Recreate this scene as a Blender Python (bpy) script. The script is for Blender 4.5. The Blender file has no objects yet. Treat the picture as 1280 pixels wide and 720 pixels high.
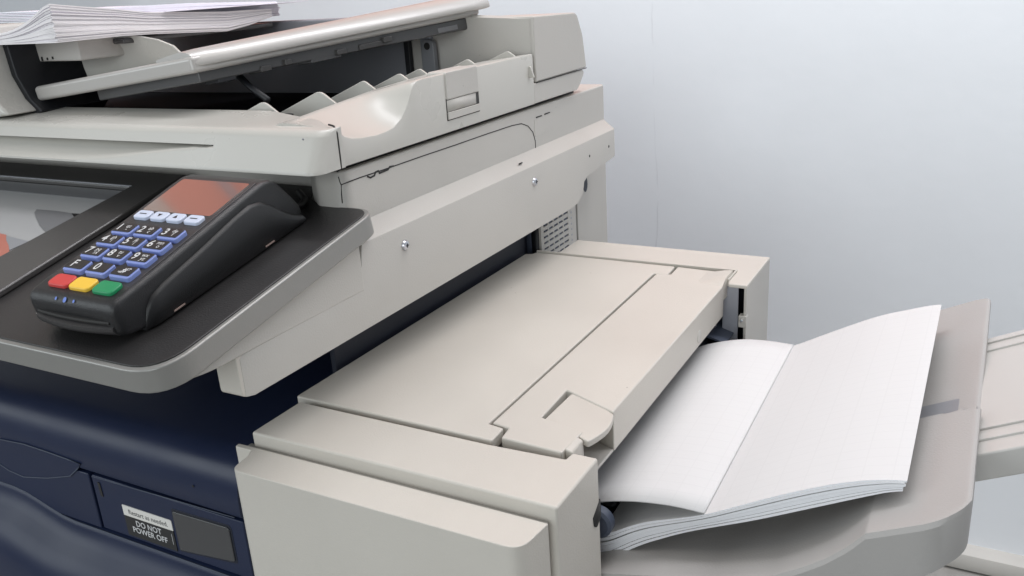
import bpy, bmesh, math, random
from mathutils import Vector, Matrix
random.seed(7)
S = bpy.context.scene
COL = S.collection
V = Vector
# ------------------------------------------------------------------ camera
def rotm(a, b, c):
    return (Matrix.Rotation(a, 3, 'Z') @ Matrix.Rotation(b, 3, 'X') @ Matrix.Rotation(c, 3, 'Z'))
CM = rotm(0.5185449629679623, 1.231297392651983, -0.06584997709634144)
F = 1101.448
CP = V((0, 0, 1.30))
cd = bpy.data.cameras.new('camera'); cam = bpy.data.objects.new('camera', cd); COL.objects.link(cam)
cam.matrix_world = Matrix.Translation(CP) @ CM.to_4x4()
cd.sensor_width = 36; cd.lens = F/1280*36; cd.clip_end = 60; cd.clip_start = 0.01
S.camera = cam
# survey helpers: a direction of sight met with a known plane of the machine
def ray(px, py): return CM @ V(((px-640)/F, -(py-360)/F, -1))
def atx(px, py, x): d = ray(px, py); return CP + d*(x-CP.x)/d.x
def aty(px, py, y): d = ray(px, py); return CP + d*(y-CP.y)/d.y
def atz(px, py, z): d = ray(px, py); return CP + d*(z-CP.z)/d.z
# ------------------------------------------------------------------ materials
def mat(name, rgb, rough=.5, bump=0, bscale=700, spec=.5, metal=0, mottle=0, coat=0, mscale=9, dust=0, trans=0, alpha=1):
    m = bpy.data.materials.new(name); m.use_nodes = True
    nt = m.node_tree; b = nt.nodes['Principled BSDF']
    b.inputs['Base Color'].default_value = (*rgb, 1); b.inputs['Roughness'].default_value = rough
    b.inputs['Specular IOR Level'].default_value = spec; b.inputs['Metallic'].default_value = metal
    b.inputs['Coat Weight'].default_value = coat; b.inputs['Transmission Weight'].default_value = trans
    b.inputs['Alpha'].default_value = alpha
    tc = nt.nodes.new('ShaderNodeTexCoord')
    last = None
    if mottle:
        n = nt.nodes.new('ShaderNodeTexNoise'); n.inputs['Scale'].default_value = mscale; n.inputs['Detail'].default_value = 6
        nt.links.new(tc.outputs['Object'], n.inputs['Vector'])
        r = nt.nodes.new('ShaderNodeMapRange'); r.inputs['From Min'].default_value = .3; r.inputs['From Max'].default_value = .7
        r.inputs['To Min'].default_value = 1-mottle; r.inputs['To Max'].default_value = 1+mottle
        nt.links.new(n.outputs['Fac'], r.inputs['Value'])
        mx = nt.nodes.new('ShaderNodeVectorMath'); mx.operation = 'SCALE'; mx.inputs[0].default_value = rgb
        nt.links.new(r.outputs['Result'], mx.inputs['Scale']); last = mx.outputs['Vector']
        r2 = nt.nodes.new('ShaderNodeMapRange'); r2.inputs['From Min'].default_value = .3; r2.inputs['From Max'].default_value = .7
        r2.inputs['To Min'].default_value = rough-.06; r2.inputs['To Max'].default_value = rough+.06
        nt.links.new(n.outputs['Fac'], r2.inputs['Value']); nt.links.new(r2.outputs['Result'], b.inputs['Roughness'])
    if dust:
        n = nt.nodes.new('ShaderNodeTexVoronoi'); n.inputs['Scale'].default_value = 42; n.inputs['Randomness'].default_value = 1
        nt.links.new(tc.outputs['Object'], n.inputs['Vector'])
        n2 = nt.nodes.new('ShaderNodeTexNoise'); n2.inputs['Scale'].default_value = 11; nt.links.new(tc.outputs['Object'], n2.inputs['Vector'])
        l = nt.nodes.new('ShaderNodeMath'); l.operation = 'LESS_THAN'; l.inputs[1].default_value = .035
        nt.links.new(n.outputs['Distance'], l.inputs[0])
        g = nt.nodes.new('ShaderNodeMath'); g.operation = 'GREATER_THAN'; g.inputs[1].default_value = .52
        nt.links.new(n2.outputs['Fac'], g.inputs[0])
        mu = nt.nodes.new('ShaderNodeMath'); mu.operation = 'MULTIPLY'
        nt.links.new(l.outputs[0], mu.inputs[0]); nt.links.new(g.outputs[0], mu.inputs[1])
        mu2 = nt.nodes.new('ShaderNodeMath'); mu2.operation = 'MULTIPLY'; mu2.inputs[1].default_value = abs(dust)
        nt.links.new(mu.outputs[0], mu2.inputs[0])
        mi = nt.nodes.new('ShaderNodeMix'); mi.data_type = 'RGBA'
        mi.inputs[6].default_value = (*rgb, 1)
        if last: nt.links.new(last, mi.inputs[6])
        mi.inputs[7].default_value = (.5, .48, .45, 1) if dust > 0 else (.18, .15, .12, 1)
        nt.links.new(mu2.outputs[0], mi.inputs[0]); last = mi.outputs[2]
    if last: nt.links.new(last, b.inputs['Base Color'])
    if bump:
        n = nt.nodes.new('ShaderNodeTexNoise'); n.inputs['Scale'].default_value = bscale; n.inputs['Detail'].default_value = 2
        nt.links.new(tc.outputs['Object'], n.inputs['Vector'])
        bp = nt.nodes.new('ShaderNodeBump'); bp.inputs['Strength'].default_value = bump; bp.inputs['Distance'].default_value = .0006
        nt.links.new(n.outputs['Fac'], bp.inputs['Height']); nt.links.new(bp.outputs['Normal'], b.inputs['Normal'])
    return m
M = {}
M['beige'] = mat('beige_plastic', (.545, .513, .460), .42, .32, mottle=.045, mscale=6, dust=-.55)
M['beige2'] = mat('beige_plastic_shaded', (.475, .455, .42), .45, .32, mottle=.035, mscale=6, dust=-.3)  # darker copy of beige, shade of the side faces put into the colour
M['white'] = mat('white_plastic', (.50, .485, .445), .30, .1, mottle=.02)
M['navy'] = mat('navy_plastic', (.011, .018, .048), .38, .12, mottle=.06, spec=.35)
M['navy_dark'] = mat('navy_inner', (.008, .011, .022), .5, .2)
M['slate'] = mat('slate_blue_plastic', (.055, .068, .10), .5, .2)
M['cavity'] = mat('cavity_grey', (.26, .265, .29), .5, .2)
M['matt'] = mat('matt_black', (.014, .014, .017), .9, spec=.1)
M['dark'] = mat('dark_plastic', (.012, .013, .016), .5, .2)
M['seam'] = mat('seam_black', (.02, .019, .018), .7)
M['panel'] = mat('black_panel', (.022, .021, .021), .42, .4, mottle=.12, dust=.5)
M['silver'] = mat('silver_paint', (.27, .265, .25), .38, .15, metal=.35)
M['frame'] = mat('screen_frame', (.055, .052, .05), .33, .2)
M['tgrey'] = mat('tray_grey', (.375, .36, .345), .5, .35, mottle=.03)
M['ext'] = mat('tray_extension_plastic', (.50, .485, .46), .35, .05)
M['metal'] = mat('steel', (.55, .56, .6), .28, metal=1)
M['plate'] = mat('grey_sheet_metal', (.36, .37, .41), .42, .1, metal=.25)
M['tblack'] = mat('terminal_black', (.012, .012, .013), .34, .5, bscale=1500, dust=.25)
M['tside'] = mat('terminal_black_matt', (.006, .006, .0065), .42, .4, bscale=1500, dust=.2)
M['tdeck'] = mat('terminal_deck', (.035, .033, .033), .4, .4)
M['keytop'] = mat('key_black', (.012, .012, .013), .35)
M['keyblue'] = mat('key_blue_edge', (.20, .26, .55), .45)
M['legend'] = mat('legend_white', (.58, .58, .58), .5)
M['navkey'] = mat('nav_key_pale', (.55, .60, .72), .4)
M['red'] = mat('key_red', (.55, .05, .045), .45)
M['yellow'] = mat('key_yellow', (.80, .50, .05), .45)
M['green'] = mat('key_green', (.01, .24, .09), .45)
M['glass'] = mat('display_glass', (.50, .43, .40), .09, metal=.85, coat=.3)  # warm tint put in to deepen the coral reflection
M['lbl_w'] = mat('label_white', (.68, .66, .62), .45)
M['lbl_b'] = mat('label_black', (.02, .02, .02), .45)
M['lbl_t'] = mat('label_text', (.12, .12, .12), .5)
M['smoke'] = mat('smoked_cover', (.05, .05, .052), .2, .1)
M['screen'] = mat('screen_pale', (.36, .36, .36), .35, spec=.6, coat=.3)
M['scr_grey'] = mat('screen_grey', (.16, .16, .165), .35)
M['scr_mid'] = mat('screen_midgrey', (.24, .245, .26), .35)
M['scr_reflect'] = mat('screen_coral_reflection', (.42, .14, .10), .35)  # colour of the coral reflection painted on the screen
M['coral'] = mat('coral_reflector', (.72, .29, .20), .6)  # coral of the unseen panels added for their reflections
M['tray_gloss'] = mat('grey_gloss_plastic', (.42, .40, .375), .30, .05, coat=.2, spec=.9)
M['under'] = mat('smoked_underframe', (.075, .074, .074), .25, .1)
M['floor'] = mat('floor_vinyl', (.36, .35, .33), .5, mottle=.15, mscale=14)
M['skirting'] = mat('skirting_paint', (.60, .58, .54), .5, mottle=.05)
M['clip'] = mat('worn_copper_mark', (.30, .22, .19), .5)
M['led'] = mat('contactless_mark_blue', (.10, .18, .55), .4)

def paper_mat(name, rgb, lines=0):
    m = mat(name, rgb, .75, .12, bscale=260, spec=.2)
    nt = m.node_tree; b = nt.nodes['Principled BSDF']
    b.inputs['Subsurface Weight'].default_value = 0
    if lines:
        tc = nt.nodes.new('ShaderNodeTexCoord'); br = nt.nodes.new('ShaderNodeTexBrick')
        br.inputs['Scale'].default_value = 1; br.offset = 0
        br.inputs['Brick Width'].default_value = .020; br.inputs['Row Height'].default_value = .0125
        br.inputs['Mortar Size'].default_value = .0007; br.inputs['Mortar Smooth'].default_value = .8
        br.inputs['Color1'].default_value = (*rgb, 1); br.inputs['Color2'].default_value = (*[c*.996 for c in rgb], 1)
        br.inputs['Mortar'].default_value = (*[c*.965 for c in rgb], 1)
        nt.links.new(tc.outputs['Object'], br.inputs['Vector']); nt.links.new(br.outputs['Color'], b.inputs['Base Color'])
    return m
M['paper'] = paper_mat('paper', (.65, .645, .64), 1)
M['paper2'] = paper_mat('paper_edges', (.78, .79, .84))
def stripe(m, rgb):
    nt = m.node_tree; b = nt.nodes['Principled BSDF']
    at = nt.nodes.new('ShaderNodeAttribute'); at.attribute_name = 'layer'
    no = nt.nodes.new('ShaderNodeTexNoise'); no.noise_dimensions = '1D'; no.inputs['Scale'].default_value = 9; no.inputs['Detail'].default_value = 3
    nt.links.new(at.outputs['Fac'], no.inputs['W'])
    r = nt.nodes.new('ShaderNodeMapRange'); r.inputs['From Min'].default_value = .35; r.inputs['From Max'].default_value = .65; r.inputs['To Min'].default_value = .74; r.inputs['To Max'].default_value = 1.06
    nt.links.new(no.outputs['Fac'], r.inputs['Value'])
    mx = nt.nodes.new('ShaderNodeVectorMath'); mx.operation = 'SCALE'; mx.inputs[0].default_value = rgb
    nt.links.new(r.outputs['Result'], mx.inputs['Scale']); nt.links.new(mx.outputs['Vector'], b.inputs['Base Color'])
M['edge'] = paper_mat('paper_stack_edges', (.86, .865, .89)); stripe(M['edge'], (.86, .865, .89))
M['lilac'] = paper_mat('lilac_paper', (.76, .73, .80))
M['paper3'] = paper_mat('paper_warm_edges', (.80, .77, .77))

def wall_mat():
    m = mat('painted_wall', (.80, .83, .86), .55, .35, bscale=38, spec=.3)
    [setattr(q_.inputs['Distance'], 'default_value', .0013) for q_ in m.node_tree.nodes if q_.type == 'BUMP']
    nt = m.node_tree; b = nt.nodes['Principled BSDF']
    tc = nt.nodes.new('ShaderNodeTexCoord'); sp = nt.nodes.new('ShaderNodeSeparateXYZ'); nt.links.new(tc.outputs['Object'], sp.inputs[0])
    n = nt.nodes.new('ShaderNodeTexNoise'); n.inputs['Scale'].default_value = 3.2; n.inputs['Detail'].default_value = 5
    nt.links.new(tc.outputs['Object'], n.inputs['Vector'])
    # hairline crack running down the plaster
    xc = aty(820, 150, 1.9).x
    w = nt.nodes.new('ShaderNodeMath'); w.operation = 'MULTIPLY_ADD'; w.inputs[1].default_value = .05; nt.links.new(n.outputs['Fac'], w.inputs[0]); nt.links.new(sp.outputs['X'], w.inputs[2])
    s = nt.nodes.new('ShaderNodeMath'); s.operation = 'SUBTRACT'; s.inputs[1].default_value = xc+.025; nt.links.new(w.outputs[0], s.inputs[0])
    a = nt.nodes.new('ShaderNodeMath'); a.operation = 'ABSOLUTE'; nt.links.new(s.outputs[0], a.inputs[0])
    l = nt.nodes.new('ShaderNodeMath'); l.operation = 'LESS_THAN'; l.inputs[1].default_value = .0016; nt.links.new(a.outputs[0], l.inputs[0])
    n2 = nt.nodes.new('ShaderNodeTexNoise'); n2.inputs['Scale'].default_value = 9; nt.links.new(tc.outputs['Object'], n2.inputs['Vector'])
    r = nt.nodes.new('ShaderNodeMapRange'); r.inputs['From Min'].default_value = .45; r.inputs['From Max'].default_value = .62; r.inputs['To Max'].default_value = .16
    nt.links.new(n2.outputs['Fac'], r.inputs['Value'])
    mu = nt.nodes.new('ShaderNodeMath'); mu.operation = 'MULTIPLY'; nt.links.new(l.outputs[0], mu.inputs[0]); nt.links.new(r.outputs[0], mu.inputs[1])
    cr = nt.nodes.new('ShaderNodeMapRange'); cr.inputs['From Min'].default_value = .3; cr.inputs['From Max'].default_value = .7; cr.inputs['To Min'].default_value = .97; cr.inputs['To Max'].default_value = 1.02
    nt.links.new(n.outputs['Fac'], cr.inputs['Value'])
    sc = nt.nodes.new('ShaderNodeVectorMath'); sc.operation = 'SCALE'; sc.inputs[0].default_value = (.90, .93, .96); nt.links.new(cr.outputs[0], sc.inputs['Scale'])
    mi = nt.nodes.new('ShaderNodeMix'); mi.data_type = 'RGBA'; nt.links.new(sc.outputs[0], mi.inputs[6]); mi.inputs[7].default_value = (.3, .3, .33, 1)
    nt.links.new(mu.outputs[0], mi.inputs[0]); nt.links.new(mi.outputs[2], b.inputs['Base Color'])
    return m
M['wall'] = wall_mat()
# ------------------------------------------------------------------ object helpers
ORG = {}
def thing(name, label, cat, loc, group=None):
    o = bpy.data.objects.new(name, None); COL.objects.link(o); o.location = loc; o.empty_display_size = .05
    o['label'] = label; o['category'] = cat
    if group: o['group'] = group
    ORG[o.name] = V(loc); return o
def org(p):
    v = V((0, 0, 0))
    while p is not None:
        v += V(p.location); p = p.parent
    return v
def build(name, vs, fs, m, parent=None, bevel=0, seg=3, smooth=True, angle=None, mats=None, fm=None, own=None):
    me = bpy.data.meshes.new(name)
    vs = [V(v) for v in vs]
    po = org(parent)
    o0 = V(own) if own is not None else V((sum(v.x for v in vs)/len(vs), sum(v.y for v in vs)/len(vs), sum(v.z for v in vs)/len(vs)))
    if m is M['paper'] or (parent is None and own is None): o0 = V((0, 0, 0)) if own is None else o0
    me.from_pydata([v-o0 for v in vs], [], fs); me.update()
    bm = bmesh.new(); bm.from_mesh(me); bmesh.ops.recalc_face_normals(bm, faces=bm.faces); bm.to_mesh(me); bm.free()
    for mm in (mats or [m]): me.materials.append(mm)
    if fm:
        for p, i in zip(me.polygons, fm): p.material_index = i
    if smooth:
        for p in me.polygons: p.use_smooth = True
    o = bpy.data.objects.new(name, me); COL.objects.link(o)
    o.location = o0-po
    if parent: o.parent = parent
    if bevel:
        b = o.modifiers.new('bevel', 'BEVEL'); b.width = bevel; b.segments = seg; b.limit_method = 'ANGLE'; b.angle_limit = math.radians(28); b.harden_normals = True
        b.use_clamp_overlap = True
    elif smooth and angle:
        me.set_sharp_from_angle(angle=math.radians(angle))
    return o
def prism(name, poly, axis, lo, hi, m, parent=None, bevel=.001, seg=3, fn=None, **k):
    """poly in the two other axes: axis 'z' -> (x,y); 'x' -> (y,z); 'y' -> (x,z); fn maps finished coordinates"""
    def mk(a, b, c): return {'z': (a, b, c), 'x': (c, a, b), 'y': (a, c, b)}[axis]
    poly = [q[:2] for q in poly]; n = len(poly)
    vs = [mk(a, b, lo) for a, b in poly]+[mk(a, b, hi) for a, b in poly]
    if fn: vs = [fn(*v) for v in vs]
    fs = [list(range(n))[::-1], [n+i for i in range(n)]]+[[i, (i+1) % n, n+(i+1) % n, n+i] for i in range(n)]
    return build(name, vs, fs, m, parent, bevel, seg, **k)
def box(name, a, b, m, parent=None, bevel=.001, **k):
    return prism(name, [(a[0], a[1]), (b[0], a[1]), (b[0], b[1]), (a[0], b[1])], 'z', a[2], b[2], m, parent, bevel, **k)
def rnd(pts, n=6):
    """polygon with rounded corners from (x,y,r)"""
    out = []; N = len(pts)
    for i, p in enumerate(pts):
        r = p[2] if len(p) > 2 else 0
        c = V(p[:2])
        if r <= 0: out.append(tuple(c)); continue
        a = V(pts[i-1][:2])-c; b = V(pts[(i+1) % N][:2])-c
        la, lb = a.length, b.length; a.normalize(); b.normalize()
        ang = a.angle(b); t = min(r/math.tan(ang/2), la*.48, lb*.48)
        p0 = c+a*t; p1 = c+b*t
        for k in range(n+1):
            u = k/n; out.append(tuple(p0*(1-u)**2+c*2*u*(1-u)+p1*u*u))
    return out
def grid(name, rows, m, parent=None, closed=False, cap=False, **k):
    """rows: list of equal-length point lists -> quads"""
    n = len(rows[0]); vs = [p for r in rows for p in r]; fs = []
    for i in range(len(rows)-1):
        for j in range(n if closed else n-1):
            jj = (j+1) % n
            fs.append([i*n+j, i*n+jj, (i+1)*n+jj, (i+1)*n+j])
    if cap:
        fs.append([j for j in range(n)]); fs.append([(len(rows)-1)*n+j for j in range(n)][::-1])
    return build(name, vs, fs, m, parent, **k)
def tube_geo(pts, r, seg=6):
    vs = []; fs = []; pts = [V(p) for p in pts]
    for i, p in enumerate(pts):
        d = (pts[min(i+1, len(pts)-1)]-pts[max(i-1, 0)]).normalized()
        a = d.cross(V((.31, .2, .93))).normalized(); b = d.cross(a)
        for s in range(seg):
            t = 2*math.pi*s/seg; vs.append(p+a*math.cos(t)*r+b*math.sin(t)*r)
    for i in range(len(pts)-1):
        for s in range(seg):
            s2 = (s+1) % seg; fs.append([i*seg+s, i*seg+s2, (i+1)*seg+s2, (i+1)*seg+s])
    fs.append(list(range(seg))[::-1]); fs.append([(len(pts)-1)*seg+s for s in range(seg)])
    return vs, fs
def tube(name, pts, r, m, parent=None, seg=6, **k):
    vs, fs = tube_geo(pts, r, seg); return build(name, vs, fs, m, parent, **k)
def lathe_dir(name, c, axis, prof, m, parent, seg=20):
    """prof: list of (offset along axis, radius)"""
    ax = V(axis).normalized(); a = ax.orthogonal().normalized(); b = ax.cross(a); c = V(c)
    rows = [[c+ax*h+(a*math.cos(2*math.pi*s/seg)+b*math.sin(2*math.pi*s/seg))*r for s in range(seg)] for h, r in prof]
    return grid(name, rows, m, parent, closed=True, cap=True, angle=35)
def text_geo(txt, size, org_, ux, uy, nrm, align='LEFT', bold=0.0):
    cu = bpy.data.curves.new('t', 'FONT'); cu.body = txt; cu.size = size; cu.align_x = align; cu.align_y = 'CENTER'; cu.extrude = 0; cu.offset = bold
    cu.resolution_u = 3
    ob = bpy.data.objects.new('t', cu); COL.objects.link(ob)
    dg = bpy.context.evaluated_depsgraph_get(); me = bpy.data.meshes.new_from_object(ob.evaluated_get(dg))
    vs = [V(org_)+V(ux)*v.co.x+V(uy)*v.co.y for v in me.vertices]; fs = [list(p.vertices) for p in me.polygons]
    bpy.data.objects.remove(ob); bpy.data.curves.remove(cu); bpy.data.meshes.remove(me)
    return vs, fs
def merge(*g):
    vs = []; fs = []
    for a, b in g:
        o = len(vs); vs += list(a); fs += [[i+o for i in f] for f in b]
    return vs, fs
def sstep(t): t = max(0, min(1, t)); return t*t*(3-2*t)
def interp(tab, x):
    if x <= tab[0][0]: return tab[0][1]
    for (a, b), (c, d) in zip(tab, tab[1:]):
        if x <= c: return b+(d-b)*(x-a)/(c-a)
    return tab[-1][1]
def struct(o): o['kind'] = 'structure'; return o

# ================================================================== SETTING
WY = 1.9
struct(build('wall', [(-6, WY, -.01), (5, WY, -.01), (5, WY+.12, -.01), (-6, WY+.12, -.01), (-6, WY, 1.95), (5, WY, 1.95), (5, WY+.12, 1.95), (-6, WY+.12, 1.95)],
      [[0, 1, 5, 4], [1, 2, 6, 5], [2, 3, 7, 6], [3, 0, 4, 7], [4, 5, 6, 7], [0, 3, 2, 1]], M['wall'], smooth=False))
struct(build('wall_upper_band', [(-6, WY, 1.952), (5, WY, 1.952), (5, WY+.12, 1.952), (-6, WY+.12, 1.952), (-6, WY, 3.2), (5, WY, 3.2), (5, WY+.12, 3.2), (-6, WY+.12, 3.2)],
      [[0, 1, 5, 4], [1, 2, 6, 5], [2, 3, 7, 6], [3, 0, 4, 7], [4, 5, 6, 7], [0, 3, 2, 1]], M['wall'], smooth=False))
struct(box('coral_reflector_back', (-1.95, WY-.02, 1.33), (-.35, WY-.001, 3.1), M['coral'], None, 0, smooth=False))  # unseen coral panel added to give the reddish reflections, its form guessed
struct(box('coral_reflector_side', (-2.3, 1.27, 1.43), (-2.2, WY-.03, 2.655), M['coral'], None, 0, smooth=False))  # unseen coral board added for the reflection in the terminal display
struct(box('reflector_dark_strip', (-2.31, 1.445, 1.43), (-2.19, 1.475, 2.7), M['plate'], None, 0, smooth=False))  # unseen strip added to put a dark streak in the display reflection
struct(box('reflector_pale_flank', (-2.31, .15, 1.43), (-2.205, 1.269, 2.655), M['beige'], None, 0, smooth=False))  # unseen pale board added to vary the display reflection
struct(box('reflector_pale_top', (-2.3, .15, 2.66), (-2.2, WY-.03, 3.2), M['beige'], None, 0, smooth=False))  # second unseen pale board, added above the coral one for the reflection
struct(build('floor', [(-6, -5, 0), (5, -5, 0), (5, WY+.1, 0), (-6, WY+.1, 0)], [[0, 1, 2, 3]], M['floor'], smooth=False))
struct(prism('skirting_board', [(WY-.012, .001), (WY-.030, .004), (WY-.036, .02), (WY-.030, .042), (WY-.012, .052), (WY+.01, .052), (WY+.01, .001)], 'x', -6, 5, M['skirting'], bevel=0, angle=40))

# ================================================================== PRINTER
PR = thing('multifunction_printer', 'big beige and navy office copier with tilted control panel and scanner on top', 'printer', (-.85, .80, 0))
XL = -1.30
# navy body behind the front panels, exit cavity above it
box('body', (XL, .462, .05), (-.552, 1.0, .915), M['navy_dark'], PR, .002)
# rounded front edge of the top: a loft along x
prof = [(.998, .920), (.60, .922), (.50, .9232), (.485, .9239), (.476, .9234), (.4665, .9207), (.459, .9154), (.4538, .9079), (.4511, .8993), (.4502, .8907), (.4495, .8736), (.451, .8714), (.47, .8714)]
rows = [[(x, y, z) for y, z in prof] for x in (XL, -.9, -.7, -.56, -.5415)]
grid('top_cover', rows, M['navy'], PR, closed=True, cap=True, angle=50)
prism('side_wall', [(.60, .70), (1.0, .70), (1.0, 1.06), (.60, 1.06), (.60, .925), (.59, .925)], 'x', -.552, -.546, M['navy_dark'], PR, .001)
box('side_ledge', (-.5475, .476, .80), (-.5425, 1.0, .9185), M['navy'], PR, .001)
box('exit_cavity', (XL, .995, .923), (-.553, 1.03, 1.06), M['navy_dark'], PR, .002)
box('rear_column', (XL, 1.0315, .05), (-.5315, 1.24, 1.05), M['slate'], PR, .002)
# right-hand column of the upper front (label door) and handle panel left of it
seamx = aty(112, 594, .45).x
dr = prism('handle_panel', [(XL, .805), (seamx-.0025, .805), (seamx-.0025, .8677), (XL, .8677)], 'y', .4500, .464, M['navy'], PR, .0015)
# lens shaped finger grip in the handle panel and its edge
lens_px = [(-30, 545), (0, 549), (30, 555), (60, 565), (85, 574), (101, 580), (97, 586), (88, 595), (60, 597.5), (30, 596), (12, 588), (0, 580), (-12, 568), (-30, 552)]
lens = [aty(a, b, .4493) for a, b in lens_px]
lp = build('finger_grip', [v for v in lens]+[v+V((0, .004, 0)) for v in lens], [list(range(len(lens)))]+[[i, (i+1) % len(lens), len(lens)+(i+1) % len(lens), len(lens)+i] for i in range(len(lens))], M['navy'], dr, smooth=False)
tube('grip_rim', [v+V((0, -.0003, 0)) for v in lens[1:12]], .00065, M['slate'], dr)
door = prism('label_door', rnd([(seamx+.001, .8066), (-.5415, .8066), (-.5415, .8677), (seamx+.001, .8677, .003)]), 'y', .4505, .464, M['navy'], PR, .0012)
# bevelled bright seam lips
tube('door_lip', [aty(115, 595.5, .4507), aty(200, 620, .4507), aty(293, 647, .4507)], .0006, M['slate'], door)
# small slot on the door
sl = [aty(*p, .4497) for p in [(121.5, 603), (124, 604), (129, 621), (126, 620)]]
build('slot', sl+[v+V((0, .002, 0)) for v in sl], [[0, 1, 2, 3], [0, 4, 5, 1], [1, 5, 6, 2], [2, 6, 7, 3], [3, 7, 4, 0]], M['seam'], door, smooth=False)
lathe_dir('pin_hole', aty(241, 608, .4495), (0, -1, 0), [(0, .0013), (.0002, .0011)], M['seam'], PR)
# lower door with bulge, top edge rises at the left
def zt(x): return .8028+.0177*sstep((-.7875-x)/.096)
prf = [(0.4650, 0.0000), (0.4516, 0.0000), (0.4495, -0.0013), (0.4484, -0.0054), (0.4457, -0.0129), (0.4393, -0.0204), (0.4307, -0.0279), (0.4227, -0.0364), (0.4168, -0.0471), (0.4136, -0.0600), (0.4125, -0.0857), (0.4125, -0.5357), (0.4650, -0.5357)]
rows = []
for i in range(41):
    x = XL+(-.5420-XL)*i/40
    rows.append([(x, y, zt(x)+z) for y, z in prf])
ld = grid('lower_door', rows, M['navy'], PR, closed=True, cap=True, angle=60)
tube('door_edge', [(XL+(-.542-XL)*i/40, .4498, zt(XL+(-.542-XL)*i/40)-.0004) for i in range(41)], .0007, M['slate'], ld)
# warning label
def lab(px, py, y=.4498): return aty(px, py, y)
c00, c10, c11, c01 = lab(152, 630.5), lab(213, 649), lab(219, 686), lab(158.5, 667)   # tl tr br bl
tl = V((c00.x, .4499, c00.z)); wd = (c10.x-c00.x); tz = c00.z; mz = tz-(lab(152, 630.5).z-lab(154.5, 643).z)
bz = lab(158.5, 667).z
zslope = (c10.z-c00.z)/wd
print('label', tl, wd, mz, bz, zslope)
WL = prism('warning_label', rnd([(tl.x, mz, 0), (tl.x+wd, mz, 0), (tl.x+wd, tz, .002), (tl.x, tz, .0006)]), 'y', .4498, .4506, M['lbl_w'], PR, 0, smooth=False)
prism('label_lower_half', [(tl.x, bz), (tl.x+wd, bz), (tl.x+wd, mz-.0001), (tl.x, mz-.0001)], 'y', .4498, .4506, M['lbl_b'], WL, 0, smooth=False)
ux, uy = V((1, 0, 0)), V((0, 0, 1))
g1 = text_geo('Restart as needed.',   .0073, (tl.x+wd/2+.001, .44965, (tz+mz)/2-.0005), ux, uy, None, 'CENTER', .00006)
build('small_lettering', *g1, M['lbl_t'], WL, smooth=False)
hh = (mz-bz)
g2 = text_geo('DO NOT', .0088, (tl.x+wd/2-.001, .44965, mz-hh*.27), ux, uy, None, 'CENTER', .00014)
g3 = text_geo('POWER OFF', .0088, (tl.x+wd/2-.001, .44965, mz-hh*.62), ux, uy, None, 'CENTER', .00014)
g4 = ([(tl.x+wd-.0035, .44965, mz-.004), (tl.x+wd-.003, .44965, mz-.004), (tl.x+wd-.003, .44965, mz-hh*.7), (tl.x+wd-.0035, .44965, mz-hh*.7)], [[0, 1, 2, 3]])
build('large_lettering', *merge(g2, g3, g4), M['legend'], WL, smooth=False)
# power switch window
w0, w1, w2, w3 = aty(215, 639, .4495), aty(286, 660, .4495), aty(293, 702, .4495), aty(224, 687, .4495)
PW = prism('switch_cover', rnd([(w0.x, w3.z, .002), (w1.x, w2.z, .003), (w1.x, w1.z, .004), (w0.x, w0.z, .002)]), 'y', .4488, .4512, M['smoke'], PR, .0008)
fr = rnd([(w0.x-.0022, w3.z-.0022, .003), (w1.x+.0022, w2.z-.0022, .004), (w1.x+.0022, w1.z+.0022, .005), (w0.x-.0022, w0.z+.0022, .003)])
prism('switch_surround', fr, 'y', .45015, .4530, M['navy_dark'], PR, .0002)

# ---- scanner housing (upper box) and its long side rail
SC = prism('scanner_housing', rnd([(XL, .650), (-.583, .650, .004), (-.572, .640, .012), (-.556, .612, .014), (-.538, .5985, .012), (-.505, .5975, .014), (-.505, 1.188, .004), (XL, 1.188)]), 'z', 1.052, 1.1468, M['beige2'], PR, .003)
secs = []
for y in [.4325, .44, .47, .50, .54, .583, .59, .60, .62, .70, .80, .90, 1.0, 1.03, 1.042, 1.052, 1.062, 1.064, 1.066, 1.0675, 1.069, 1.073, 1.082, 1.10, 1.14, 1.178, 1.183]:
    zb = interp([(1.032, 1.0058), (1.052, 1.0095), (1.062, 1.0155), (1.066, 1.022), (1.069, 1.032), (1.0825, 1.0378), (1.10, 1.039), (1.183, 1.0455)], y)
    top = 1.0852 if y >= .587 else min(1.0852, 1.042+(y-.43)*.08)
    if y < .587: sec = [(-.487, zb), (-.487, top-.004), (-.488, top-.001), (-.490, top), (-.511, top), (-.511, zb)]
    else: sec = [(-.487, zb), (-.487, top-.0025), (-.4875, top-.0008), (-.489, top+.0006), (-.5052, 1.0975), (-.53, zb)]
    e = 0
    if y == .4325 or y == 1.183: e = .0015
    secs.append([(a-e if a > -.5 else a, y, z+(e if z == zb else 0)) for a, z in sec])
RL = grid('side_rail', secs, M['beige2'], PR, closed=True, cap=True, angle=22)
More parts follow.
